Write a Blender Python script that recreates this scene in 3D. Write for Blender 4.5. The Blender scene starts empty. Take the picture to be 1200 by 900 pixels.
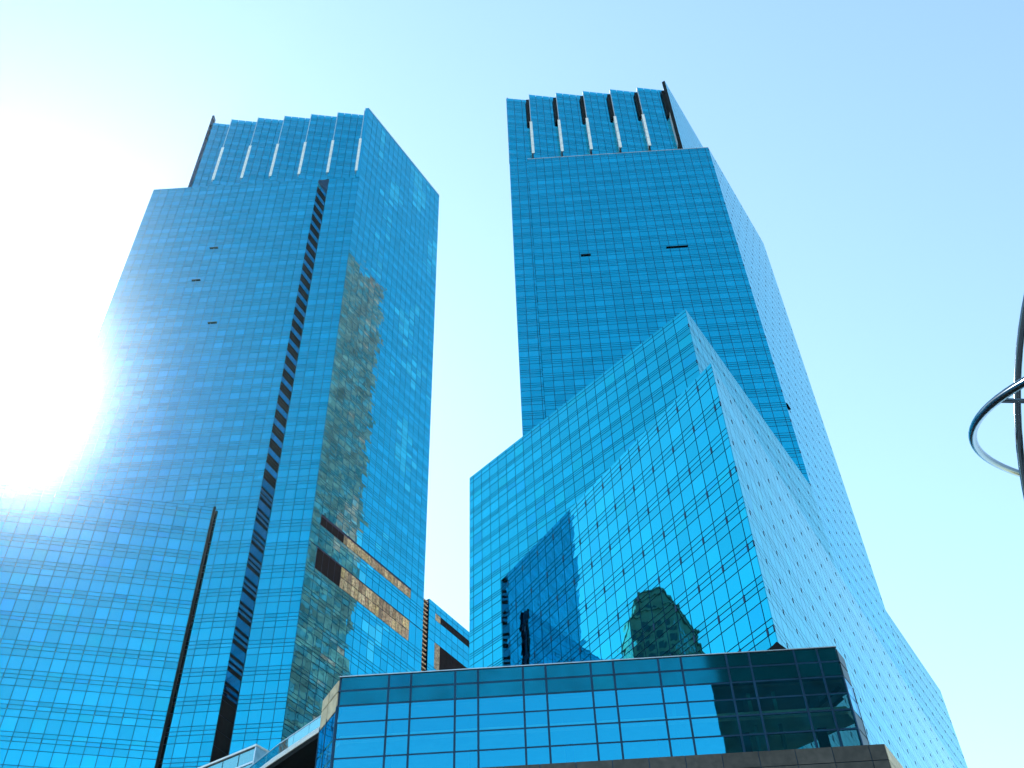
import bpy, bmesh, math, random
from mathutils import Vector, Matrix, noise
from mathutils.bvhtree import BVHTree
rnd = random.Random(7)
D = bpy.data; SC = bpy.context.scene
COL = SC.collection

# ---------------------------------------------------------------- camera
F_PX = 1260.0; CAMZ = 1.7
zen = Vector((552 - 600, 450 + 744, -F_PX)).normalized()        # world up seen in camera axes
fw = Vector((0, 0, -1)); yv = (fw - zen * fw.dot(zen)).normalized(); xv = yv.cross(zen)
R3 = Matrix((xv, yv, zen))                                      # camera -> world
cam_d = D.cameras.new('camera'); cam = D.objects.new('camera', cam_d); COL.objects.link(cam)
cam_d.sensor_width = 36; cam_d.lens = 36 * F_PX / 1200; cam_d.clip_end = 6000; cam_d.clip_start = 0.1
cam.matrix_world = Matrix.Translation((0, 0, CAMZ)) @ R3.to_4x4()
SC.camera = cam
CAM = Vector((0, 0, CAMZ)); R3T = R3.transposed()
def proj(P):
    d = R3T @ (Vector(P) - CAM)
    if d.z > -0.1: return None
    return (600 + F_PX * d.x / -d.z, 450 - F_PX * d.y / -d.z)

# ---------------------------------------------------------------- light
SUN_AZ, SUN_EL = -35.0, 41.3        # clockwise from +Y
w = D.worlds.new('World'); SC.world = w; w.use_nodes = True
nt = w.node_tree; nt.nodes.clear()
sky = nt.nodes.new('ShaderNodeTexSky'); sky.sky_type = 'NISHITA'; sky.sun_disc = False
sky.sun_elevation = math.radians(SUN_EL); sky.sun_rotation = math.radians(SUN_AZ)
sky.altitude = 0; sky.air_density = 1.0; sky.dust_density = 0.12; sky.ozone_density = 1.6
mul = nt.nodes.new('ShaderNodeMix'); mul.data_type = 'RGBA'; mul.blend_type = 'MULTIPLY'
mul.inputs[0].default_value = 1; mul.inputs[7].default_value = (1.19, 1.22, 1.0, 1)
bg = nt.nodes.new('ShaderNodeBackground'); bg.inputs[1].default_value = 0.15
wo = nt.nodes.new('ShaderNodeOutputWorld')
nt.links.new(sky.outputs[0], mul.inputs[6]); nt.links.new(mul.outputs[2], bg.inputs[0]); nt.links.new(bg.outputs[0], wo.inputs[0])
sd = D.lights.new('sun', 'SUN'); so = D.objects.new('sun', sd); COL.objects.link(so)
sd.energy = 4.5; sd.angle = math.radians(0.5); sd.color = (1, 0.97, 0.92)
a, e = math.radians(SUN_AZ), math.radians(SUN_EL)
SUN_DIR = Vector((math.sin(a) * math.cos(e), math.cos(a) * math.cos(e), math.sin(e)))
so.rotation_euler = SUN_DIR.to_track_quat('Z', 'Y').to_euler(); so.location = SUN_DIR * 50 + Vector((0, 0, 20))
vs = SC.view_settings; vs.view_transform = 'Standard'; vs.look = 'None'; vs.exposure = 1.33; vs.gamma = 1
SC.cycles.use_denoising = True; SC.cycles.max_bounces = 8; SC.cycles.glossy_bounces = 5
SC.cycles.transparent_max_bounces = 12; SC.cycles.caustics_reflective = False; SC.cycles.caustics_refractive = False

# ---------------------------------------------------------------- materials
def mat(name, col, rough=0.5, metal=0.0, noise=None, spec=0.5, tint=False, bump=None, tilt=None):
    m = D.materials.new(name); m.use_nodes = True; n = m.node_tree.nodes; l = m.node_tree.links
    p = n['Principled BSDF']; p.inputs['Base Color'].default_value = (*col, 1)
    p.inputs['Roughness'].default_value = rough; p.inputs['Metallic'].default_value = metal
    p.inputs['Specular IOR Level'].default_value = spec
    if metal == 1.0 and tint: p.inputs['Specular Tint'].default_value = (0.72, 1, 1, 1)
    src = None
    if noise:
        g = n.new('ShaderNodeNewGeometry'); t = n.new('ShaderNodeTexNoise'); t.inputs['Scale'].default_value = noise[0]; t.inputs['Detail'].default_value = 5
        l.new(g.outputs['Position'], t.inputs['Vector'])
        r = n.new('ShaderNodeValToRGB'); r.color_ramp.elements[0].position = 0.35; r.color_ramp.elements[1].position = 0.65
        r.color_ramp.elements[0].color = (*[c * (1 - noise[1]) for c in col], 1); r.color_ramp.elements[1].color = (*[min(1, c * (1 + noise[1])) for c in col], 1)
        l.new(t.outputs[0], r.inputs[0]); src = r.outputs[0]
    if tint:
        at = n.new('ShaderNodeAttribute'); at.attribute_name = 'tint'
        mx = n.new('ShaderNodeMix'); mx.data_type = 'RGBA'; mx.blend_type = 'MULTIPLY'; mx.inputs[0].default_value = 1
        if src: l.new(src, mx.inputs[6])
        else: mx.inputs[6].default_value = (*col, 1)
        l.new(at.outputs['Color'], mx.inputs[7]); src = mx.outputs[2]
    if src: l.new(src, p.inputs['Base Color'])
    if bump:
        g = n.new('ShaderNodeNewGeometry'); t = n.new('ShaderNodeTexNoise'); t.inputs['Scale'].default_value = bump[0]; t.inputs['Detail'].default_value = 1
        l.new(g.outputs['Position'], t.inputs['Vector'])
        b = n.new('ShaderNodeBump'); b.inputs['Strength'].default_value = 1; b.inputs['Distance'].default_value = bump[1]
        l.new(t.outputs[0], b.inputs['Height']); l.new(b.outputs[0], p.inputs['Normal'])
    return m
M = {}
M['glass'] = mat('coated_blue_glass', (0.014, 0.52, 0.75), 0.015, 1.0, tint=True, bump=(0.7, 0.006))
M['spandrel'] = mat('coated_spandrel_glass', (0.014, 0.51, 0.73), 0.025, 1.0, tint=True, bump=(0.7, 0.006))
M['podium_glass'] = mat('coated_podium_glass', (0.012, 0.42, 0.56), 0.012, 1.0, tint=True, bump=(0.7, 0.003))
M['frame'] = mat('blue_anodised_frame', (0.006, 0.045, 0.10), 0.4, 0.6, noise=(0.8, 0.2))
M['side'] = mat('dark_teal_panel', (0.008, 0.05, 0.07), 0.35, 0.0, noise=(0.4, 0.2), spec=0.3)
M['red_panel'] = mat('reflection_red_panel', (0.27, 0.075, 0.085), 0.6, 0.0, noise=(0.4, 0.3), tint=True, spec=0.1)  # red set for its look in the mirroring glass, not a blind's colour
M['dark'] = mat('black_metal_louvre', (0.004, 0.007, 0.009), 0.75, 0.0, noise=(1.5, 0.3), spec=0.12)
M['gold'] = mat('bronze_louvre_panel', (0.46, 0.56, 0.32), 0.5, 0.2, noise=(2.5, 0.45), tint=True)
M['strip'] = mat('pale_metal_strip', (0.72, 0.76, 0.80), 0.35, 0.2, noise=(1.2, 0.1))
M['trim'] = mat('brushed_aluminium', (0.55, 0.62, 0.68), 0.3, 0.7, noise=(2, 0.1))
M['white'] = mat('white_painted_metal', (0.82, 0.80, 0.77), 0.35, 0.0, noise=(1.2, 0.08))
M['tan'] = mat('tan_stone_panel', (0.62, 0.50, 0.34), 0.55, 0.0, noise=(1.6, 0.18), tint=True)
M['granite'] = mat('grey_granite', (0.055, 0.050, 0.047), 0.5, 0.0, noise=(2.2, 0.25), tint=True)
M['teal'] = mat('teal_spandrel_panel', (0.004, 0.20, 0.29), 0.06, 0.85, noise=(0.4, 0.15), tint=True, spec=0.25)
M['mirrored_red_wall'] = mat('reflection_red_cladding', (0.92, 0.12, 0.10), 0.7, 0.0, noise=(0.25, 0.35), tint=True, spec=0.05)  # strong red put in so blue glass reflects it as warm grey
M['stone'] = mat('brown_stone', (0.40, 0.14, 0.11), 0.8, 0.0, noise=(0.3, 0.25))
M['window'] = mat('dark_window_glass', (0.01, 0.03, 0.04), 0.06, 0.0, spec=0.6)
M['black_glass'] = mat('bronze_black_glass', (0.006, 0.010, 0.013), 0.5, 0.0, noise=(0.1, 0.3), tint=True, spec=0.04)
M['steel'] = mat('dark_burnished_steel', (0.05, 0.08, 0.11), 0.14, 1.0, noise=(3, 0.1))
M['slab'] = mat('green_edge_slab', (0.62, 0.85, 0.70), 0.4, noise=(0.6, 0.2))
M['inner'] = mat('interior_wall', (0.012, 0.02, 0.022), 0.6, noise=(0.5, 0.4))
M['room'] = mat('interior_panel', (0.10, 0.36, 0.36), 0.5, noise=(0.4, 0.3))
M['roof'] = mat('roof_membrane', (0.20, 0.20, 0.20), 0.8, noise=(0.5, 0.2))
M['asphalt'] = mat('asphalt', (0.05, 0.05, 0.052), 0.85, noise=(0.8, 0.3))
M['paving'] = mat('granite_paving', (0.24, 0.23, 0.22), 0.75, noise=(1.4, 0.2))
def seethrough(name, tr, fac, gl):
    m = D.materials.new(name); m.use_nodes = True; n = m.node_tree.nodes; l = m.node_tree.links; n.clear()
    o = n.new('ShaderNodeOutputMaterial'); mx = n.new('ShaderNodeMixShader'); mx.inputs[0].default_value = fac
    t = n.new('ShaderNodeBsdfTransparent'); t.inputs[0].default_value = (*tr, 1)
    p = n.new('ShaderNodeBsdfPrincipled'); p.inputs['Base Color'].default_value = (*gl, 1); p.inputs['Metallic'].default_value = 1; p.inputs['Roughness'].default_value = 0.012
    g = n.new('ShaderNodeNewGeometry'); q = n.new('ShaderNodeTexNoise'); q.inputs['Scale'].default_value = 0.6; q.inputs['Detail'].default_value = 1
    b = n.new('ShaderNodeBump'); b.inputs['Distance'].default_value = 0.0012
    l.new(g.outputs['Position'], q.inputs['Vector']); l.new(q.outputs[0], b.inputs['Height']); l.new(b.outputs[0], p.inputs['Normal'])
    l.new(t.outputs[0], mx.inputs[1]); l.new(p.outputs[0], mx.inputs[2]); l.new(mx.outputs[0], o.inputs[0])
    return m
M['clear'] = seethrough('clear_vision_glass', (0.42, 0.74, 0.72), 0.64, (0.03, 0.62, 0.95))
M['balustrade'] = seethrough('green_balustrade_glass', (0.35, 0.62, 0.62), 0.55, (0.35, 0.75, 0.80))

# ---------------------------------------------------------------- helpers
def link(name, me, m, parent=None):
    o = D.objects.new(name, me); COL.objects.link(o)
    if m is not None and not me.materials: me.materials.append(m)
    if parent is not None: o.parent = parent
    return o
def thing(name, label, cat, loc=(0, 0, 0), group=None):
    o = D.objects.new(name, None); COL.objects.link(o); o.location = loc
    o['label'] = label; o['category'] = cat
    if group: o['group'] = group
    o.empty_display_size = 2
    return o
def structure(o): o['kind'] = 'structure'; return o
def V2(x, y): return Vector((x, y, 0))
class MB:
    def __init__(s): s.v = []; s.f = []; s.c = []
    def hexa(s, b, t, tint=(1, 1, 1)):
        """b, t: four bottom and four top points (same winding, CCW from above)"""
        i = len(s.v); s.v += [tuple(p) for p in b] + [tuple(p) for p in t]
        s.f += [(i + 3, i + 2, i + 1, i), (i + 4, i + 5, i + 6, i + 7)] + [(i + k, i + (k + 1) % 4, i + 4 + (k + 1) % 4, i + 4 + k) for k in range(4)]
        s.c += [tint] * 8
    def slab(s, O, u, n, s0, s1, d0, d1, z0, z1, tint=(1, 1, 1)):
        """box: along u from s0 to s1, along outward n from d0 to d1, z0..z1"""
        q = [O + u * s0 + n * d1, O + u * s1 + n * d1, O + u * s1 + n * d0, O + u * s0 + n * d0]
        s.hexa([(p.x, p.y, z0) for p in q], [(p.x, p.y, z1) for p in q], tint)
    def prism(s, poly, z0, z1):
        i = len(s.v); n = len(poly)
        s.v += [(p.x, p.y, z0) for p in poly] + [(p.x, p.y, z1) for p in poly]; s.c += [(1, 1, 1)] * (2 * n)
        s.f += [tuple(range(i + n - 1, i - 1, -1)), tuple(range(i + n, i + 2 * n))] + [(i + k, i + (k + 1) % n, i + n + (k + 1) % n, i + n + k) for k in range(n)]
    def pane(s, pts_f, pts_b, tint):
        i = len(s.v); s.v += [tuple(p) for p in pts_f] + [tuple(p) for p in pts_b]
        s.f += [(i, i + 1, i + 2, i + 3)] + [(i + (k + 1) % 4, i + k, i + 4 + k, i + 4 + (k + 1) % 4) for k in range(4)]
        s.c += [tint] * 8
    def tube(s, pts, r, closed=False, seg=10):
        N = len(pts); i0 = len(s.v)
        for k, p in enumerate(pts):
            a = pts[(k + 1) % N] if closed or k < N - 1 else p; b = pts[k - 1] if closed or k > 0 else p
            t = (a - b).normalized(); x = t.cross(Vector((0.31, 0.2, 0.93))).normalized(); y = t.cross(x)
            for j in range(seg):
                an = 2 * math.pi * j / seg; q = p + x * (r * math.cos(an)) + y * (r * math.sin(an)); s.v.append(tuple(q)); s.c.append((1, 1, 1))
        for k in range(N if closed else N - 1):
            for j in range(seg):
                k2 = (k + 1) % N; j2 = (j + 1) % seg
                s.f.append((i0 + k * seg + j, i0 + k * seg + j2, i0 + k2 * seg + j2, i0 + k2 * seg + j))
        if not closed:
            s.f.append(tuple(range(i0 + seg - 1, i0 - 1, -1))); s.f.append(tuple(i0 + (N - 1) * seg + j for j in range(seg)))
    def mesh(s, name):
        me = D.meshes.new(name); me.from_pydata(s.v, [], s.f)
        at = me.color_attributes.new('tint', 'FLOAT_COLOR', 'POINT')
        at.data.foreach_set('color', [x for c in s.c for x in (*c, 1)]); me.update(); return me
    def build(s, name, m, parent=None, kind=None, smooth=False):
        me = s.mesh(name); o = link(name, me, m, parent)
        if smooth: me.polygons.foreach_set('use_smooth', [True] * len(me.polygons))
        if kind: o['kind'] = kind
        return o
def inset(poly, d):
    n = len(poly); out = []
    for i in range(n):
        p0, p1, p2 = poly[i - 1], poly[i], poly[(i + 1) % n]
        u1 = (p1 - p0).normalized(); u2 = (p2 - p1).normalized()
        n1 = V2(-u1.y, u1.x); n2 = V2(-u2.y, u2.x)
        k = d / (1 + n1.dot(n2)); out.append(p1 + (n1 + n2) * k)
    return out
OCC = ([], [])                                                  # solid bodies, for the visibility test of panes
def occl(poly, z0, z1):
    i = len(OCC[0]); n = len(poly)
    OCC[0].extend([(p.x, p.y, z0) for p in poly] + [(p.x, p.y, z1) for p in poly])
    OCC[1].append(tuple(range(i + n, i + 2 * n)))
    OCC[1].extend([(i + k, i + (k + 1) % n, i + n + (k + 1) % n, i + n + k) for k in range(n)])
PROUD = 0.06
class Building:
    def __init__(s, root, glass=None): s.root = root; s.glass = glass; s.panes = []; s.core = MB(); s.anchors = MB()
    def body(s, poly, z0, z1):
        q = inset(poly, PROUD); s.core.prism(q, z0, z1); occl(q, z0, z1)
    def face(s, p, q, cols, rows, mats=None, wob=0.004, tintf=None, skip=None, joint=0.09, off=0.0):
        u = (q - p).normalized(); n = V2(u.y, -u.x)
        for (z0, z1, k) in rows:
            for ci, (s0, s1) in enumerate(cols):
                if skip and skip((s0 + s1) / 2, (z0 + z1) / 2): continue
                t = tintf(k, (s0 + s1) / 2, (z0 + z1) / 2) if tintf else rt(k)
                s.panes.append((p, u, n, s0 + joint / 2, s1 - joint / 2, z0 + joint / 2, z1 - joint / 2, k, t, (rnd.gauss(0, wob), rnd.gauss(0, wob)), off))
        return u, n
    def dots(s, p, q, cols, levels, phase=0, size=(0.20, 0.62), depth=0.12):
        u = (q - p).normalized(); n = V2(u.y, -u.x)
        for li, z in enumerate(levels):
            for ci, (s0, s1) in enumerate(cols):
                if (ci + li + phase) % 2: continue
                s.anchors.slab(p, u, n, s0 - size[0] / 2, s0 + size[0] / 2, -0.1, depth, z, z + size[1])
def rt(k):
    g = 1 + rnd.gauss(0, 0.05)
    if k == 'spandrel': g *= 0.97
    return (max(0.1, g), max(0.1, g * (1 + rnd.gauss(0, 0.01))), max(0.1, g))
def cols(L, w, start=0.0, first=None):
    out = []; x = start
    if first: out.append((x, x + first)); x += first
    while x < L - 0.3:
        x1 = min(L, x + w)
        if L - x1 < 0.5: x1 = L
        out.append((x, x1)); x = x1
    return out
def storeys(z_top, z_bot, h, fr=(0.15, 0.14, 0.246, 0.464), kinds=('spandrel', 'spandrel', 'spandrel', 'window'), cut_top=0):
    """rows from the top down; each storey = three shallow bands over one tall window"""
    out = []; z = z_top
    while z > z_bot:
        for f_, k in zip(fr, kinds):
            z1 = z - h * f_; out.append((max(z1, z_bot - 3), z, k)); z = z1
            if z <= z_bot: break
    return out
PNAME = {'side': 'side_panel', 'red_panel': 'reddened_panel', 'window': 'window_pane', 'spandrel': 'spandrel_panel', 'pale': 'wall_panel', 'dark': 'louvre_panel', 'gold': 'bronze_panel', 'teal': 'parapet_panel', 'clear': 'window_pane', 'tan': 'stone_panel', 'granite': 'granite_panel'}
PMAT = {'side': 'side', 'red_panel': 'red_panel', 'window': 'glass', 'spandrel': 'spandrel', 'pale': 'mirrored_red_wall', 'dark': 'dark', 'gold': 'gold', 'teal': 'teal', 'clear': 'clear', 'tan': 'tan', 'granite': 'granite'}
BVH = None
def pane_pts(P, z_ofs=0):
    p, u, n, s0, s1, z0, z1, k, t, (ta, tb), off = P
    sc, zc = (s0 + s1) / 2, (z0 + z1) / 2; out = []
    for (ss, zz) in ((s0, z0), (s1, z0), (s1, z1), (s0, z1)):
        d = off + ta * (ss - sc) + tb * (zz - zc)
        q = p + u * ss + n * d; out.append(Vector((q.x, q.y, zz)))
    return out
def finish(B, frame_mat='frame', max_objs=300, min_px=9.0):
    """largest visible panes become objects of their own (shared meshes), the rest one mesh per kind"""
    global BVH
    if BVH is None: BVH = BVHTree.FromPolygons(OCC[0], OCC[1])
    for mb_, nm_, kd_ in ((B.core, 'backing_wall', None), (B.anchors, 'wall_anchors', 'stuff')):
        if mb_.v: mb_.build(nm_, M[frame_mat], B.root, kd_).matrix_parent_inverse = Matrix.Translation(-B.root.location)
    rank = {}
    for i, P in enumerate(B.panes):
        p, u, n = P[0], P[1], P[2]
        c = p + u * ((P[3] + P[4]) / 2) + n * (P[10] + 0.1); c = Vector((c.x, c.y, (P[5] + P[6]) / 2))
        if (CAM - c).dot(n) <= 0: continue
        pp = [proj(v) for v in pane_pts(P)]
        if any(x is None for x in pp): continue
        cx = sum(x[0] for x in pp) / 4; cy = sum(x[1] for x in pp) / 4
        if not (0 <= cx <= 1200 and 0 <= cy <= 900): continue
        A = 0.5 * abs(sum(pp[j][0] * pp[(j + 1) % 4][1] - pp[(j + 1) % 4][0] * pp[j][1] for j in range(4)))
        ext = max(max(x[0] for x in pp) - min(x[0] for x in pp), max(x[1] for x in pp) - min(x[1] for x in pp))
        if ext < min_px: continue
        d = c - CAM; L = d.length; d.normalize()
        h = BVH.ray_cast(CAM, d, L - 0.5)
        if h[0] is not None: continue
        rank.setdefault(PNAME[P[7]], []).append((A, i))
    solo = set(); mt = lambda k: B.glass if B.glass and k in ('window', 'spandrel') else PMAT[k]
    for nm, lst in rank.items():
        lst.sort(reverse=True); solo |= {i for _, i in lst[:max_objs]}
    cache = {}; rest = {}
    for i, P in enumerate(B.panes):
        p, u, n, s0, s1, z0, z1, k, t, (ta, tb), off = P
        if i in solo:
            g = round(t[1] * 12) / 12; tt = tuple(round(x * 12) / 12 for x in t)
            key = (k, round(s1 - s0, 2), round(z1 - z0, 2), tt)
            if key not in cache:
                W, H = s1 - s0, z1 - z0; mb = MB(); w2, h2 = W / 2, H / 2
                mb.pane([(-w2, 0, -h2), (w2, 0, -h2), (w2, 0, h2), (-w2, 0, h2)], [(-w2, PROUD + .02, -h2), (w2, PROUD + .02, -h2), (w2, PROUD + .02, h2), (-w2, PROUD + .02, h2)], tt)
                me = mb.mesh(PNAME[k]); me.materials.append(M[mt(k)]); cache[key] = me
            o = D.objects.new(PNAME[k], cache[key]); COL.objects.link(o); o.parent = B.root
            c = p + u * ((s0 + s1) / 2) + n * off
            nn = (n - u * ta - Vector((0, 0, 1)) * tb).normalized(); uu = (u + n * ta).normalized(); zz = (-nn).cross(uu) * -1
            zz = uu.cross(-nn)
            mm = Matrix((uu, -nn, zz)).transposed().to_4x4(); mm.translation = Vector((c.x, c.y, (z0 + z1) / 2)) - B.root.location
            o.matrix_local = mm
        else:
            mb = rest.setdefault(k, MB()); fr = pane_pts(P); bk = [v - n * (PROUD + .02 + off - off) for v in fr]
            mb.pane([v - B.root.location for v in fr], [v - B.root.location for v in bk], t)
    RN = {'side': 'side_cladding', 'red_panel': 'reddened_cladding', 'window': 'window_glazing', 'spandrel': 'spandrel_glazing', 'pale': 'wall_cladding', 'dark': 'louvre_cladding', 'gold': 'bronze_cladding', 'teal': 'parapet_cladding', 'clear': 'window_glazing', 'tan': 'stone_cladding', 'granite': 'granite_cladding'}
    for k, mb in rest.items(): mb.build(RN[k], M[mt(k)], B.root, 'stuff')

U = V2(0.9996, -0.028).normalized(); D4 = V2(math.cos(math.radians(59.5)), math.sin(math.radians(59.5)))
N3 = V2(U.y, -U.x); N4 = V2(D4.y, -D4.x)
CW = 1.75; HR = 3.43; HO = 4.38; Z0 = 44

# ---------------------------------------------------------------- ground
def sheet(name, pts, z, m):
    mb = MB(); mb.v = [(x, y, z) for x, y in pts]; mb.f = [tuple(range(len(pts)))]; mb.c = [(1, 1, 1)] * len(pts)
    return structure(mb.build(name, m))
sheet('ground', [(1200 * math.cos(t * math.pi / 24), 1200 * math.sin(t * math.pi / 24)) for t in range(48)], 0, M['asphalt'])
pm = MB(); pm.prism([V2(36 * math.cos(t * math.pi / 32), 2 + 36 * math.sin(t * math.pi / 32)) for t in range(64)], 0, 0.14); structure(pm.build('plaza_pavement', M['paving']))
pm = MB(); pm.prism([V2(-130, 56), V2(70, 56), V2(110, 185), V2(-130, 185)], 0, 0.13); structure(pm.build('building_pavement', M['paving']))

def row_light(seed, lo, hi):
    r = random.Random(seed); c = {}
    def f(k, s, z):
        key = (round(z / HR), int(s / (CW * 2)))
        if key not in c: c[key] = 1 + ((r.random() ** 4) * hi - lo) * 0.3
        g = c[key] * (1 + rnd.gauss(0, 0.04)) * (0.97 if k == 'spandrel' else 1)
        return (g, g, g)
    return f

# ---------------------------------------------------------------- left tower
t1 = thing('glass_tower', 'left blue glass skyscraper with black vertical slot and grey reflection on its side', 'skyscraper', (-52, 145, 0), 'pair of glass skyscrapers')
LT = Building(t1)
aL, aR, aB = V2(-77.09, 129.48), V2(-40.5, 128.46), V2(-39.2, 131.43)
cS = V2(-32.4, 131.24); sL = cS - U * 38.2
aR = aL + U * (aL - aR).length
LT.body([aL, aR, aB, aB + D4 * 24, aL + D4 * 26], 0, 205)
LT.body([sL, cS, cS + D4 * 30.3, sL + D4 * 30.3], 0, 209.4)
LTOP = 240.3
ci = inset([sL, cS, cS + D4 * 30.3, sL + D4 * 30.3], PROUD)
lc = [ci[0] + D4 * 1.8, ci[1] + D4 * 1.8, ci[2], ci[3]]; LT.core.prism(lc, 209.4, 236); occl(lc, 209.4, 236)
La = (aR - aL).length
rowsA = storeys(205, 118.2, HR) + storeys(118.2, Z0, HO)
tfA = row_light(3, 0.06, 0.30)
LT.face(aL, aR, cols(La, CW), rowsA, wob=0.004, tintf=tfA)
# flank of the front block (the black slot): dark bands and glazing storey by storey
Ls = (aB - aR).length
slot_rows = []
z = 203.4
while z > 118: slot_rows += [(z - 1.35, z, 'window'), (z - 1.95, z - 1.35, 'dark'), (z - 2.7, z - 1.95, 'dark'), (z - HR, z - 2.7, 'dark')]; z -= HR
while z > 81.5: slot_rows += [(z - 1.7, z, 'window'), (z - 2.2, z - 1.7, 'dark'), (z - 2.8, z - 2.2, 'spandrel'), (z - 3.2, z - 2.8, 'dark'), (z - 3.7, z - 3.2, 'spandrel'), (z - HO, z - 3.7, 'dark')]; z -= HO
while z > Z0: slot_rows += [(z - 2.2, z, 'dark'), (z - HO, z - 2.2, 'dark')]; z -= HO
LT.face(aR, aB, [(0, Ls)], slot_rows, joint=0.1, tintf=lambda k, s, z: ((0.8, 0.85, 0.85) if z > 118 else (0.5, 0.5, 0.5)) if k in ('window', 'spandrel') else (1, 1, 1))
# recessed right part of the front
bS = cS - U * 6.75
rowsB = storeys(209.4, 118.2, HR) + storeys(118.2 + 1.75, Z0, HO)
rowsB = [r for r in storeys(209.4, 119.8, HR)] + storeys(119.8, Z0, HO)
LT.face(bS, cS, cols(6.75, CW), rowsB, tintf=row_light(5, 0.05, 0.2))
# right flank with two recessed bands
bands = [(111.3, 113.1, 2.0, 26.4, 7.9), (102.8, 106.8, 2.1, 26.4, 8.1)]
def skip2(s, z): return any(b[0] - 0.2 < z < b[1] + 0.2 and b[2] < s < b[3] for b in bands)
row2 = []
for (z0, z1, k) in storeys(LTOP, 113.1, HR) : row2.append((max(z0, 113.1), z1, k))
row2 += [(111.3, 113.1, 'window')] + [(r[0] if r[0] > 106.8 else 106.8, r[1], r[2]) for r in storeys(111.3, 106.8, HO)] + [(102.8, 106.8, 'window')] + storeys(102.8, Z0, HO)
row2 = [r for r in row2 if r[1] - r[0] > 0.15]
c2 = [(0, 2.05)] + [(2.05 + i * (24.35 / 14), 2.05 + (i + 1) * (24.35 / 14)) for i in range(14)] + [(26.4, 28.3), (28.3, 30.3)]
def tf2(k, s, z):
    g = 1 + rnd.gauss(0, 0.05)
    if noise.noise(Vector((s * 0.16, z * 0.075, 4.2))) + rnd.gauss(0, .12) > 0.33 and s > 6: return (4.5, 1.32 * g, 1.15 * g)  # paler clusters: patches of reflected sunlight put into the pane tint
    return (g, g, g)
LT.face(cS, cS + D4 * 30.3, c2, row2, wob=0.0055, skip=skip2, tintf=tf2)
for (z0, z1, s0, s1, sb) in bands:
    nb = 20; ws = (s1 - sb) / nb; h = (z1 - z0)
    for i in range(4): LT.panes.append((cS, D4, N4, s0 + (sb - s0) * i / 4 + .05, s0 + (sb - s0) * (i + 1) / 4 - .05, z0 + .1, z1 - .1, 'dark', (1, 1, 1), (0, 0), -0.03))
    nr = 1 if h < 2 else 2
    for i in range(nb):
        for j in range(nr):
            g = rnd.uniform(0.45, 1.25); LT.panes.append((cS, D4, N4, sb + ws * i + .05, sb + ws * (i + 1) - .05, z0 + h * j / nr + .08, z0 + h * (j + 1) / nr - .08, 'gold', (g, g, g * rnd.uniform(.8, 1.1)), (rnd.gauss(0, .015), rnd.gauss(0, .015)), -0.01 + rnd.uniform(-.015, .03)))

# saw-tooth crown shared by both towers
def crown(B, L0, joints, xr, z0, ztop, start_frac, dark):
    """L0: left end of the front; joints: distances of the bay joints along U"""
    edges = [0.0] + joints
    for i, s0 in enumerate(edges):
        s1 = edges[i + 1] if i + 1 < len(edges) else xr
        d0 = -0.3 if i == 0 else 0.0; d1 = -1.25 if i + 1 < len(edges) else -0.2
        p = L0 + U * s0 + N3 * d0; q = L0 + U * s1 + N3 * d1; Lb = (q - p).length
        nb = max(1, round(Lb / CW)); cc = [(Lb * j / nb, Lb * (j + 1) / nb) for j in range(nb)]
        rows = []; z = ztop - (0.5 if i == 0 else 0)
        rows += [(z - 1.2, z, 'spandrel')]; z -= 1.2
        rows += [r for r in storeys(z, z0, HR)]
        rows = [(max(r[0], z0), r[1], r[2]) for r in rows if r[1] - z0 > 0.2]
        B.face(p, q, cc, rows, tintf=lambda k, s, z: ((1.25,) * 3 if z > ztop - 1.8 else rt(k)))
        bw = MB(); uu = (q - p).normalized(); nn = V2(uu.y, -uu.x)
        bw.slab(p, uu, nn, 0.03, Lb - 0.03, -0.30, -0.11, z0, ztop - 0.55); o = bw.build('bay_frame', M['frame'], None); o.parent = B.root; o.matrix_parent_inverse = Matrix.Translation(-B.root.location)
    for s0 in joints:
        def part(nm, m, a, b, d0, d1, za, zb):
            mb = MB(); mb.slab(L0, U, N3, s0 + a, s0 + b, d0, d1, za, zb); o = mb.build(nm, M[m], B.root); o.matrix_parent_inverse = Matrix.Translation(-B.root.location); return o
        for j in range(4): part('light_strip', 'strip', -0.30, 0.30, -1.2, 0.04, 212.2 + j * 3.5 + .06, 212.2 + (j + 1) * 3.5 - .06)
        part('edge_trim', 'trim', -0.05, 0.09, -1.2, 0.06, 226.3, ztop)
        if dark: part('dark_recess', 'dark', -0.75, -0.06, -1.2, -0.45, 226.3, ztop - 1.6)  # black box puts the darkness of the recess in as colour
crown(LT, sL, [4.65 + 6.53 * k for k in range(6)], 38.0, 209.4, 239.2, 0.3, False)
def solid(B, nm, m, O, u, n, s0, s1, d0, d1, z0, z1, kind=None):
    mb = MB(); mb.slab(O, u, n, s0, s1, d0, d1, z0, z1); o = mb.build(nm, M[m], B.root); o.matrix_parent_inverse = Matrix.Translation(-B.root.location); return o
# flank parapet screens
solid(LT, 'screen_wall', 'frame', cS, D4, N4, 0.0, 30.3, -0.62, -0.13, 209.4, LTOP - .02)
o = solid(LT, 'screen_coping', 'trim', cS, D4, N4, 0.0, 30.3, -0.62, 0.03, LTOP, LTOP + .22)
solid(LT, 'corner_fin', 'glass', cS, U, N3, -0.75, 0.0, -0.5, 0.02, 209.5, LTOP)
# left screen edge with three openings
sw = [(205, 229.2), (230.6, 232.2), (233.6, 235.2), (236.6, 238.2), (239.4, 241)]
for z0, z1 in sw: solid(LT, 'screen_edge', 'frame', sL, U, N3, -0.35, 0.12, -1.0, 0.4, z0, z1)
solid(LT, 'screen_edge', 'frame', sL, U, N3, -0.35, -0.2, -1.0, 0.4, 229.2, 239.4)
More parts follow.
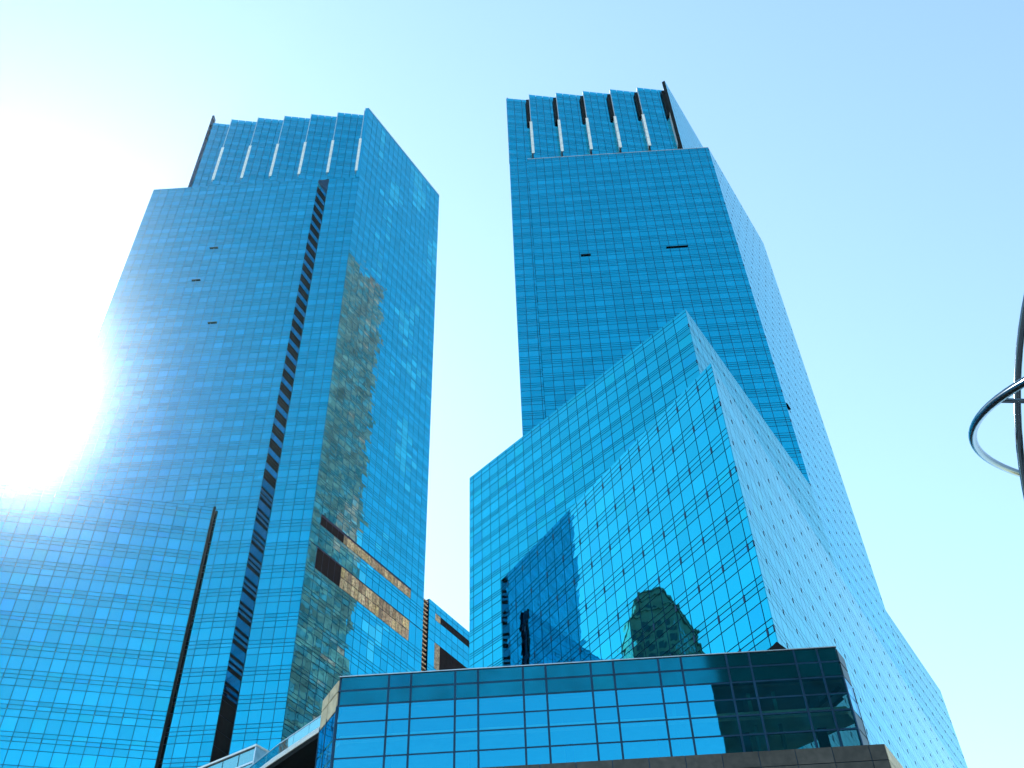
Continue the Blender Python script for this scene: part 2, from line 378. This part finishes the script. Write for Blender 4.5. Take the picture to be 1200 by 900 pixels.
# dark open vents
def vent(B, p, u, n, s, z, wd):
    mb = MB(); q = [p + u * s, p + u * (s + wd)]
    a0, a1 = q[0] + n * 0.02, q[1] + n * 0.02; b0, b1 = q[0] + n * 0.22, q[1] + n * 0.22
    mb.hexa([(b0.x, b0.y, z), (b1.x, b1.y, z), (a1.x, a1.y, z + .03), (a0.x, a0.y, z + .03)], [(b0.x, b0.y, z + .06), (b1.x, b1.y, z + .06), (a1.x, a1.y, z + .4), (a0.x, a0.y, z + .4)])
    o = mb.build('open_vent', M['dark'], B.root); o.matrix_parent_inverse = Matrix.Translation(-B.root.location)
for s, z, wd in ((16.6, 181.5, 1.7), (14.9, 171, 1.7), (20.5, 157.5, 1.7)): vent(LT, aL, U, N3, s, z, wd)
finish_list = [LT]

# ---------------------------------------------------------------- lower block in front of the left tower
t = thing('glass_block', 'low blue glass block at the foot of the left tower ending in a dark strip', 'building', (-80, 124, 0))
BL = Building(t)
b0, b1 = V2(-118, 111.3), V2(-47.3, 128.0)
BL.body([b0, b1, b1 + V2(1.2, 4.5), V2(-118, 132.5)], 0, 111.4)
ub = (b1 - b0).normalized(); nb_ = V2(ub.y, -ub.x); Lb = (b1 - b0).length
cb = cols(Lb, 1.80, first=Lb - 1.8 * int(Lb / 1.8))
rb = storeys(111.4, Z0, HO)
BL.face(b0, b1, cb, rb, wob=0.004)
BL.dots(b0, b1, cb, [111.4 - HO * k - HO * .29 for k in range(14)], size=(0.14, 0.6), depth=0.04)
solid(BL, 'corner_strip', 'dark', b1, ub, nb_, 0.02, 0.38, -0.2, 0.06, 0, 111.6)  # narrow black box down the right end of the block
solid(BL, 'roof_coping', 'spandrel', b0, ub, nb_, 0, Lb, -0.3, 0.05, 111.42, 111.6)
finish_list.append(BL)

# ---------------------------------------------------------------- glass block seen between the towers
t = thing('glass_block', 'small blue glass block with dark window bands seen in the gap between the towers', 'building', (-12, 170, 0))
KB = Building(t)
k0, k1 = cS + D4 * 31.9, cS + D4 * 66
KB.body([k0, k1, k1 - N4 * 14, k0 - N4 * 14], 0, 114.6)
kb = [(111.2, 112.6), (101.5, 106.6)]
kr = [(113.6, 114.6, 'spandrel'), (112.6, 113.6, 'spandrel'), (111.2, 112.6, 'band'), (109.6, 111.2, 'window'), (108.2, 109.6, 'spandrel'), (106.6, 108.2, 'window'), (101.5, 106.6, 'band')] + storeys(101.5, 70, HO)
for z0, z1, k in kr:
    for i, (s0, s1) in enumerate([(0, 2), (2, 3.6)] + [(3.6 + 1.8 * j, 5.4 + 1.8 * j) for j in range(16)]):
        kk = k
        if k == 'band': kk = 'window' if i == 0 else ('gold' if i == 1 else 'dark')
        g = rnd.uniform(.6, 1.1) if kk == 'gold' else 1 + rnd.gauss(0, .05)
        KB.panes.append((k0, D4, N4, s0 + .04, s1 - .04, z0 + .04, z1 - .04, kk, (g, g, g), (rnd.gauss(0, .004), rnd.gauss(0, .004)), -0.02 if kk in ('dark', 'gold') else 0))
gapw = MB(); gapw.slab(cS, D4, N4, 30.4, 31.85, -3.0, -0.7, 40, 114); o = gapw.build('recess_wall', M['dark'], t); o.matrix_parent_inverse = Matrix.Translation(-t.location)
for j in range(34):
    solid(KB, 'louvre_slat', 'gold', cS, D4, N4, 30.5, 31.7, -0.68, -0.15, 113.6 - j * 0.9, 113.9 - j * 0.9)
finish_list.append(KB)

# ---------------------------------------------------------------- right tower
t2 = thing('glass_tower', 'right blue glass skyscraper with pale right flank behind the angular glass podium', 'skyscraper', (25, 140, 0), 'pair of glass skyscrapers')
RT = Building(t2)
A = V2(44.6, 124.56); p0 = A - U * 39.3; LEN4 = 30.5
rL = V2(1.36, 128.77); rR = rL + U * 38.5
RT.body([p0, A, A + D4 * LEN4, p0 + D4 * LEN4], 0, 205)
RT.body([rL, rR, rR + D4 * 31.5, rL + D4 * 31.5], 0, 209.4)
ri = inset([rL, rR, rR + D4 * 31.5, rL + D4 * 31.5], PROUD)
rc = [ri[0] + D4 * 1.8, ri[1] + D4 * 1.8, ri[2], ri[3]]
RT.core.prism(rc, 209.4, 235.5); occl(rc, 209.4, 235.5)
rowsR = storeys(205, 90, HR)
cR = cols(39.3, CW)
RT.face(p0, A, cR, rowsR, wob=0.004, tintf=row_light(11, 0.08, 0.28))
c4 = cols(LEN4, 1.75)
RT.face(A, A + D4 * LEN4, c4, rowsR + storeys(rowsR[-1][0], 62, HR), wob=0.003, joint=0.065)
RT.dots(A, A + D4 * LEN4, c4, [205 - HR * k - HR * .29 for k in range(42)], size=(0.15, 0.5), depth=0.03)
cl = [(0.3, 2.0), (2.0, 3.7)]
RT.face(rL, rL + U * 5.6, [(0, 1.85), (1.85, 3.7), (3.7, 5.6)], storeys(209.4, 90, HR), tintf=row_light(13, 0.08, 0.28))
# hidden left flank: panels reddened so the left tower mirrors them as grey
cL = [(0.4, 1.75)] + [(a_ , b_) for a_, b_ in cols(31.5, 1.75) if a_ > 1]
for (z0, z1, k) in storeys(239.0, 60, HR, fr=(0.3, 0.246, 0.454), kinds=('pale', 'pale', 'window')):
    for (s0, s1) in cL:
        kk = k
        if k == 'window': kk = 'pale' if rnd.random() < 0.35 else 'red_panel'
        if k == 'pale' and rnd.random() < 0.15: kk = 'red_panel'
        g = rnd.uniform(.6, 1.15) if kk == 'pale' else rnd.uniform(.6, 1.6)
        RT.panes.append((rL + D4 * 31.5, -D4, -N4, 31.5 - s1 + .05, 31.5 - s0 - .05, z0 + .05, z1 - .05, kk, (g, g, g), (rnd.gauss(0, .006), rnd.gauss(0, .006)), 0))
crown(RT, rL, [5.51 + 6.54 * k for k in range(6)], 38.45, 209.4, 239.0, 0.3, True)
solid(RT, 'screen_wall', 'frame', rL, D4, -N4, 1.6, 31.5, -0.62, -0.13, 209.4, 237.5)
# right screen wall of the crown
sp = V2(40.19, 127.68) + D4 * (-0.4)
RT.face(sp, sp + D4 * 33, cols(33, 1.75), storeys(240.6, 203, HR), wob=0.003)
solid(RT, 'screen_wall', 'frame', sp, D4, N4, 0.0, 33, -0.55, -0.11, 203, 240.6)
solid(RT, 'screen_edge', 'dark', sp, D4, N4, -0.12, 0.0, -0.75, 0.0, 203, 240.6)
for j in range(5): solid(RT, 'vent_box', 'trim' if j % 2 else 'dark', rL, U, N3, 38.45, 38.95, -1.3, -0.5, 227 + j * 2.2, 228.5 + j * 2.2)
for s, z, wd in ((9.0, 169.2, 1.9), (25.6, 170.0, 4.2)): vent(RT, p0, U, N3, s, z, wd)
vent(RT, A, D4, N4, 0.2, 125.8, 1.6)
solid(RT, 'roof_coping', 'trim', p0, U, N3, 0, 39.3, -0.5, 0.03, 205.02, 205.2)
finish_list.append(RT)

# ---------------------------------------------------------------- podium: rear block and wing
t = thing('podium_block', 'tall angular glass podium block with pointed corner in front of right tower', 'building', (10, 108, 0))
PB = Building(t, 'podium_glass')
a1, b1_, e1 = V2(-6.68, 116.14), V2(21.97, 86.14), V2(43.55, 121.4)
HP = 104.9; HS = 3.3
PB.body([a1, b1_, e1, V2(-2.0, 123.9)], 0, HP)
fr1 = (0.19, 0.11, 0.10, 0.60); 
def rowsP(top, bot):
    out = []; z = top; first = True
    out.append((z - 0.55, z, 'spandrel')); z -= 0.55
    out.append((z - 0.75, z, 'spandrel')); z -= 0.75
    while z > bot:
        out.append((z - 1.65, z, 'window')); z -= 1.65
        out.append((z - .33, z, 'spandrel')); z -= .33
        out.append((z - .34, z, 'spandrel')); z -= .34
        out.append((z - .98, z, 'spandrel')); z -= .98
    return out
rp = rowsP(HP, 50)
L1 = (b1_ - a1).length
PB.face(a1, b1_, cols(L1, CW, first=0.9), rp, wob=0.0035)
Le = (e1 - b1_).length; ce = cols(Le, CW, first=1.3)
PB.face(b1_, e1, ce, rp, wob=0.003, joint=0.065)
PB.dots(b1_, e1, ce, [HP - 3.3 * k - 3.4 for k in range(16)], size=(0.14, 0.5), depth=0.03)
W0, W1 = A + D4 * 30.55, A + D4 * 61
PB.body([W0 + D4 * 0.2, W1, W1 - U * 20, W0 - U * 20], 0, 103)
rw = rowsP(103, 50); cw = cols(30.4, CW)
PB.face(W0, W1, cw, rw, wob=0.003, joint=0.065)
PB.dots(W0, W1, cw, [103 - 3.3 * k - 3.4 for k in range(16)], size=(0.14, 0.5), depth=0.03)
solid(PB, 'filler_panel', 'spandrel', e1, D4, N4, 0.0, 3.6, -1.5, -0.6, 0, 95)
solid(PB, 'shadow_gap', 'dark', e1, D4, N4, 0.1, 3.5, -2.1, -0.9, 95.0, 107)  # black box standing in for the shadow in the corner reveal
finish_list.append(PB)

# ---------------------------------------------------------------- prow block
t = thing('podium_block', 'lower prow of turquoise glass jutting from the podium with reflections of towers', 'building', (14, 95, 0))
QB = Building(t, 'podium_glass')
q0, qt = V2(-2.39, 111.07), V2(20.55, 75.21); qw = A + D4 * 47 + N4 * 0.06
HQ = 83.0
QB.body([q0, qt, qw, V2(-1.4, 113.3)], 0, HQ)
rq = [(HQ - 0.45, HQ, 'spandrel')] + storeys(HQ - 0.45 + 0.0, 32, HO)
# phase so that storeys match: tall panes end at 64.99, 60.62 ...
rq = [(82.38, HQ, 'spandrel')] + storeys(82.38, 32, 4.35)
Lq = (qt - q0).length
nq = int((Lq - 0.85) / 1.742); cq = []
x = Lq - 0.85; cq = [(Lq - 0.85, Lq)]
while x > 0.3: cq.insert(0, (max(0, x - 1.742), x)); x -= 1.742
QB.face(q0, qt, cq, rq, wob=0.0014, joint=0.10)
lev = [82.38 - 4.35 * k - 4.35 * .29 for k in range(12)]
QB.dots(q0, qt, cq, lev, phase=len(cq) % 2, size=(0.2, 0.72), depth=0.04)
Lw = (qw - qt).length; cq2 = cols(Lw, 1.75, first=1.3)
QB.face(qt, qw, cq2, rq, wob=0.003, joint=0.065)
QB.dots(qt, qw, cq2, lev, phase=1, size=(0.14, 0.5), depth=0.03)
finish_list.append(QB)

# ---------------------------------------------------------------- foreground pavilion
t = thing('glass_pavilion', 'dark capped glass pavilion in the foreground with granite band below', 'building', (4, 70, 0))
FB = Building(t)
f0, f1 = V2(-12.97, 66.75), V2(21.75, 65.42); FT = 42.84
uf = (f1 - f0).normalized(); nf = V2(uf.y, -uf.x); Lf = (f1 - f0).length
fz = [FT - .06, 41.68, 40.52, 39.25, 38.05, 36.66, 35.33]
fc = []; x = 0.12
for s in (3.53, 5.10, 8.19, 9.79, 12.93, 14.52, 17.66, 19.24, 22.38, 23.96, 27.1, 28.68, 31.8, 33.4, Lf): fc.append((x, s)); x = s
for i in range(2): FB.face(f0, f1, fc, [(fz[i + 1], fz[i], 'teal')], joint=0.15, wob=0.003)
for i in range(2, 6): FB.face(f0, f1, fc, [(fz[i + 1], fz[i], 'clear')], joint=0.12, wob=0.0012)
f2 = f1 + D4 * 1.9; f3 = f0 + V2(-0.5, 0.866) * 3.2
rr = [(fz[1], fz[0], 'side'), (fz[2], fz[1], 'side')] + [(fz[i + 1], fz[i], 'clear') for i in range(2, 4)] + [(fz[i + 1], fz[i], 'side') for i in range(4, 6)]
FB.face(f1, f2, [(0.1, 1.85)], rr, joint=0.12)
LfL = (f0 - f3).length
FB.face(f3, f0, [(LfL * .0, LfL * .42), (LfL * .42, LfL - 0.05)], [(fz[1] + .0, FT - .2, 'tan'), (fz[2] - .3, fz[1], 'tan')], joint=0.1, tintf=lambda k, s, z: (rnd.uniform(.9, 1.1),) * 3)
FB.face(f3, f0, [(0, LfL * .42), (LfL * .42, LfL - 0.05)], [(38.05, 40.2, 'clear'), (36.66, 38.05, 'clear'), (34.0, 36.66, 'clear'), (31.5, 34.0, 'clear')], joint=0.14)
def fsolid(nm, m, *args): return solid(FB, nm, m, *args)
# frame: parapet backing, mullions, transoms, floor slabs, interior
fsolid('parapet_wall', 'frame', f0, uf, nf, 0.02, Lf - .02, -0.45, -0.11, 40.5, FT - .1)
fsolid('parapet_wall', 'frame', f1, D4, N4, 0.05, 1.85, -0.45, -0.11, 40.5, FT - .1)
ul = (f0 - f3).normalized(); nl = V2(ul.y, -ul.x)
fsolid('parapet_wall', 'frame', f3, ul, nl, 0, LfL - .05, -0.45, -0.11, 40.1, FT - .25)
fsolid('roof_coping', 'trim', f0, uf, nf, 0, Lf + .05, -0.5, 0.06, FT - .07, FT)
rf = MB(); rf.prism([f0 - nf * .4, f1 - nf * .4, f2 - N4 * .4, f2 + V2(-6, 10), f3 + V2(1, 6)], 40.3, 40.5); o = rf.build('roof', M['roof'], t); o.matrix_parent_inverse = Matrix.Translation(-t.location)
for s0, s1 in fc[1:]: fsolid('mullion', 'frame', f0, uf, nf, s0 - 0.07, s0 + 0.07, -0.16, 0.03, 35.33, FT - .1)
for z in fz[1:]: fsolid('transom', 'frame', f0, uf, nf, 0.0, Lf, -0.14, -0.01, z - 0.06, z + 0.06)
for p_, u_, n_, ss in ((f1, D4, N4, (0.03, 1.84)), (f3, ul, nl, (0.05, LfL * .42, LfL - .03))):
    for s in ss: fsolid('mullion', 'frame', p_, u_, n_, s - 0.06, s + 0.06, -0.16, 0.02, 31 if p_ is f3 else 35.33, 40.5)
for z, th in ((38.0, .46), (35.1, .25)):
    sl = MB(); sl.prism([f0 - nf * .35 + uf * .4, f1 - nf * .35 - uf * .3, f2 - N4 * .4 - D4 * .3, f2 + V2(-8, 7), f3 + V2(1, 4), f3 + V2(.4, 0)], z - .12, z + th)
    o = sl.build('floor_slab', M['slab'], t); o.matrix_parent_inverse = Matrix.Translation(-t.location)
fsolid('rear_wall', 'inner', f0, uf, nf, 0.4, 29.0, -6.6, -6.3, 31, 40.3)
fsolid('rear_wall', 'room', f0, uf, nf, 27.5, 30.6, -4.2, -4.0, 35.4, 36.5)
fsolid('rear_wall', 'room', f0, uf, nf, 31.0, 33.2, -3.4, -3.2, 35.4, 36.5)
for s in (3.0, 9.0, 15.5, 21.8, 27.4, 32.6): fsolid('column', 'inner', f0, uf, nf, s, s + .6, -2.6, -2.0, 35.3, 40.3)
for s in (23.0, 28.2, 29.9): fsolid('column', 'room', f0, uf, nf, s, s + .22, -1.3, -1.1, 35.3, 40.3)
for zz in (39.7, 38.9):      # diagonal braces in the right corner
    mb = MB(); pa = f0 + uf * (Lf - 3.2) - nf * 3.0; pb = f0 + uf * (Lf - .2) - nf * 0.9
    mb.tube([Vector((pa.x, pa.y, zz - .9)), Vector((pb.x, pb.y, zz + .5))], 0.13); o = mb.build('brace', M['dark'], t); o.matrix_parent_inverse = Matrix.Translation(-t.location)
# granite band below
g0, g1 = f0 + nf * 0.35 + uf * -.3, f1 + nf * 0.35 + uf * 1.25; ug = (g1 - g0).normalized(); Lg = (g1 - g0).length
FB.core.prism(inset([g0, g1, g1 + D4 * 6, g0 - nf * 8], PROUD), 24, 35.28)
gc = cols(Lg, 2.35)
FB.face(g0, g1, gc, [(34.2, 35.3, 'granite'), (33.0, 34.2, 'granite'), (31, 33, 'granite'), (28, 31, 'granite')], joint=0.05, wob=0.001, tintf=lambda k, s, z: (rnd.uniform(.8, 1.2),) * 3)
FB.face(g1, g1 + D4 * 6, [(0, 2), (2, 4), (4, 6)], [(34.2, 35.3, 'tan'), (33.0, 34.2, 'tan'), (31, 33, 'tan'), (28, 31, 'tan')], joint=0.05, wob=0.001)
lw = MB(); lw.prism([f0 - nf * .5, f1 - nf * .5, f1 + V2(3, 9), f0 + V2(0, 9)], 0, 24); o = lw.build('lower_storeys', M['granite'], t); o.matrix_parent_inverse = Matrix.Translation(-t.location)
finish_list.append(FB)
t = thing('roof_hatch', 'small black pointed hatch on the pavilion roof below the prow corner', 'roof vent', (18.6, 69.0, 40.5))
mb = MB(); mb.v = [(-.75, -.5, 0), (.75, -.5, 0), (.75, .5, 0), (-.75, .5, 0), (-.75, -.4, 4.2), (.75, -.4, 4.2), (.75, .4, 4.2), (-.75, .4, 4.2), (.15, 0, 5.2)]
mb.f = [(3, 2, 1, 0), (0, 1, 5, 4), (1, 2, 6, 5), (2, 3, 7, 6), (3, 0, 4, 7), (4, 5, 8), (5, 6, 8), (6, 7, 8), (7, 4, 8)]; mb.c = [(1, 1, 1)] * 9
mb.build('hatch_cover', M['dark'], t)

# ---------------------------------------------------------------- terrace with white fascia, left of the pavilion
t = thing('terrace', 'curved terrace with white sunlit fascia and glass balustrade left of the pavilion', 'terrace', (-20, 76, 0))
TB = Building(t)
tp = [V2(-14.0, 69.9), V2(-19.6, 75.7), V2(-24.6, 81.6), V2(-31.0, 90.0)]
for i in range(3):
    p, q = tp[i], tp[i + 1]; u = (p - q).normalized(); n = V2(u.y, -u.x); p, q = q, p; L = (q - p).length   # n faces the camera
    mb = MB(); a0, a1_ = p + n * .0, q + n * .0; c0, c1 = p - n * .42, q - n * .42
    mb.hexa([(a0.x, a0.y, 40.9), (a1_.x, a1_.y, 40.9), (c1.x, c1.y, 40.9), (c0.x, c0.y, 40.9)], [(a0.x, a0.y, 41.05), (a1_.x, a1_.y, 41.05), (c1.x, c1.y, 41.75), (c0.x, c0.y, 41.75)])
    o = mb.build('fascia', M['white'], t); o.matrix_parent_inverse = Matrix.Translation(-t.location)
    solid(TB, 'soffit', 'dark', p, u, n, 0, L, -7.5, -.05, 40.5, 40.88)
    solid(TB, 'handrail', 'trim', p, u, n, 0, L, -.95, -.86, 43.05, 43.13)
    nbal = max(1, round(L / 2.1))
    for j in range(nbal): solid(TB, 'balustrade_panel', 'balustrade', p, u, n, L * j / nbal + .04, L * (j + 1) / nbal - .04, -.92, -.88, 41.55, 43.05)
    solid(TB, 'rear_wall', 'inner', p, u, n, 0, L, -7.9, -7.6, 30, 40.5)
    for j in range(nbal): solid(TB, 'window_pane', 'clear', p, u, n, L * j / nbal + .06, L * (j + 1) / nbal - .06, -2.6, -2.5, 36.2, 39.4)
    solid(TB, 'lower_wall', 'tan', p, u, n, 0, L, -2.4, -2.0, 24, 36.0)
t = thing('roof_pavilion', 'small glazed roof light with pale metal top behind the terrace balustrade', 'roof light', (-25, 86, 42))
h0, h1 = V2(-30.5, 88.2), V2(-22.6, 83.1); u = (h1 - h0).normalized(); n = V2(u.y, -u.x); L = (h1 - h0).length
HB = Building(t)
def hs(nm, m, *a): return solid(HB, nm, m, h0, u, n, *a)
hs('metal_top', 'strip', -.1, L + .15, -2.8, .1, 46.6, 46.78)
hs('lower_band', 'trim', 0, L, -.12, .02, 45.2, 45.38)
hs('backing', 'inner', .1, L - .05, -2.6, -.5, 40, 46.5)
nn = 5
for j in range(nn):
    hs('window_pane', 'balustrade', L * j / nn + .05, L * (j + 1) / nn - .05, -.1, -.04, 45.4, 46.55); hs('window_pane', 'balustrade', L * j / nn + .05, L * (j + 1) / nn - .05, -.1, -.04, 42.5, 45.15)
hs('end_bracket', 'trim', L + .0, L + .12, -2.6, .06, 44.4, 46.58)

# ---------------------------------------------------------------- street buildings behind the camera, mirrored in the glass
def block(name, label, poly, z1, wall, floor_h, bay, wmat, tops=()):
    c = sum(poly, V2(0, 0)) / len(poly); t = thing(name, label, 'building', (c.x, c.y, 0)); mb = MB(); lst = [(poly, 0, z1)] + list(tops)
    for pl, a_, b_ in lst: mb.prism([p - c for p in pl], a_, b_)
    mb.build('wall', M[wall], t)
    wb = MB()
    for pl, a_, b_ in lst:
        for i in range(len(pl)):
            p, q = pl[i], pl[(i + 1) % len(pl)]; u = (q - p).normalized(); n = V2(u.y, -u.x); L = (q - p).length; nb = max(1, int(L / bay)); wdt = L / nb
            z = max(a_, 10) + 1
            while z + floor_h < b_:
                for j in range(nb): wb.slab(p - c, u, n, j * wdt + wdt * .22, (j + 1) * wdt - wdt * .22, -.05, 0.03, z, z + floor_h * .6, (rnd.uniform(.6, 1.4),) * 3)
                z += floor_h
    wb.build('windows', M[wmat], t, 'stuff')
    for pl, a_, b_ in lst:
        cb_ = MB(); cb_.prism([p - c for p in inset(pl, -0.5)], b_, b_ + 1.0); cb_.build('cornice', M[wall], t)
    return t

sq = [V2(-207.5, 138.5), V2(-207.5, 162), V2(-228, 174), V2(-246, 166), V2(-246, 138.5)]
su = [V2(-208.3, 146), V2(-208.3, 161.6), V2(-227.6, 172.8), V2(-244, 165), V2(-244, 146)]
block('stone_building', 'tall stone building beyond the left edge, mirrored in the prow glass', sq, 195, 'stone', 3.6, 3.2, 'window', [(su, 195, 217), ([V2(-209.6, 148), V2(-209.6, 160.6), V2(-226.6, 170), V2(-242, 163), V2(-242, 148)], 217, 224), ([V2(-212, 150.5), V2(-212, 158.5), V2(-225, 166), V2(-238, 160), V2(-238, 150.5)], 224, 228)])
block('dark_tower', 'black glass tower behind the camera, mirrored in the foreground pavilion', [V2(38.2, -110), V2(80, -110), V2(80, -63.3), V2(27.8, -63.3)], 146, 'black_glass', 3.8, 3.0, 'black_glass')

# ---------------------------------------------------------------- globe sculpture
G = Vector((8.097, 4.9, 6.248)); GR = 4.5
t = thing('globe_sculpture', 'stainless steel globe sculpture with orbit ring at the right edge', 'sculpture', (G.x, G.y, 0))
def ring(nm, n, r, tr, c=G, parent=t, seg=160):
    n = n.normalized(); a_ = n.cross(Vector((0, 0, 1)) if abs(n.z) < .95 else Vector((1, 0, 0))).normalized(); b_ = n.cross(a_)
    mb = MB(); mb.tube([c - t.location + a_ * (r * math.cos(k * 2 * math.pi / seg)) + b_ * (r * math.sin(k * 2 * math.pi / seg)) for k in range(seg)], tr, True, 12)
    return mb.build(nm, M['steel'], parent, smooth=True)
vd = (G - CAM).normalized()
cdir = vd
rad_l = GR * math.sqrt(1 - (GR / (G - CAM).length) ** 2); cen_l = G - cdir * (GR * GR / (G - CAM).length)
ring('meridian_ring', cdir, rad_l, 0.028, cen_l)
ax = Vector((0.25, 0.1, 0.96)).normalized(); sx = ax.cross(Vector((0, 1, 0))).normalized(); sy = ax.cross(sx)
for k in range(6):
    an = k * math.pi / 6 + .2; ring('meridian_ring', sx * math.cos(an) + sy * math.sin(an), GR - .08, 0.025)
for lat in (-50, -25, 0, 25, 50):
    la = math.radians(lat); ring('parallel_ring', ax, (GR - .09) * math.cos(la), 0.022, G + ax * ((GR - .09) * math.sin(la)))
on = Vector((0.072, -0.535, 0.842)); ring('orbit_ring', on, 4.836, 0.032)
def at_px(px, py, dist): return CAM + (R3 @ Vector((px - 600, 450 - py, -F_PX))).normalized() * dist
mb = MB(); dd = (G - CAM).length
oa = on.normalized().cross(Vector((0, 0, 1))).normalized(); ob = on.normalized().cross(oa)
pts = [G + oa * (4.836 * math.cos(k * math.pi / 360)) + ob * (4.836 * math.sin(k * math.pi / 360)) for k in range(720)]
s0 = min(pts, key=lambda p: (lambda q: 1e9 if q is None else (q[0] - 1168) ** 2 + (q[1] - 469) ** 2)(proj(p)))
s1 = at_px(1240, 471, (s0 - CAM).length * 1.02)
mb.tube([s0 - t.location, s1 - t.location], 0.017); mb.build('ring_strut', M['steel'], t, smooth=True)
mb = MB(); ped = [(0.9, 0), (0.75, .5), (.3, 1.2), (.22, 1.9)]
N = 16
for (r, z) in ped:
    for k in range(N): mb.v.append((r * math.cos(2 * math.pi * k / N), r * math.sin(2 * math.pi * k / N), z + .14)); mb.c.append((1, 1, 1))
for i in range(3):
    for k in range(N): mb.f.append((i * N + k, i * N + (k + 1) % N, (i + 1) * N + (k + 1) % N, (i + 1) * N + k))
mb.build('pedestal', M['steel'], t, smooth=True)

for B in finish_list: finish(B, max_objs=300)

# ---------------------------------------------------------------- haze: closed box of thin air round everything, added for sun glare
hm = D.materials.new('glare_air'); hm.use_nodes = True; n = hm.node_tree.nodes; n.clear()
ho = n.new('ShaderNodeOutputMaterial'); hv = n.new('ShaderNodeVolumePrincipled')
hv.inputs['Color'].default_value = (0.85, 0.95, 1, 1); hv.inputs['Density'].default_value = 0.00007; hv.inputs['Anisotropy'].default_value = 0.95
hm.node_tree.links.new(hv.outputs[0], ho.inputs['Volume'])
mb = MB(); mb.hexa([(-1210, -1210, -1), (1210, -1210, -1), (1210, 1210, -1), (-1210, 1210, -1)], [(-1210, -1210, 247), (1210, -1210, 247), (1210, 1210, 247), (-1210, 1210, 247)])
mb.build('glare_haze', hm, None, 'stuff')
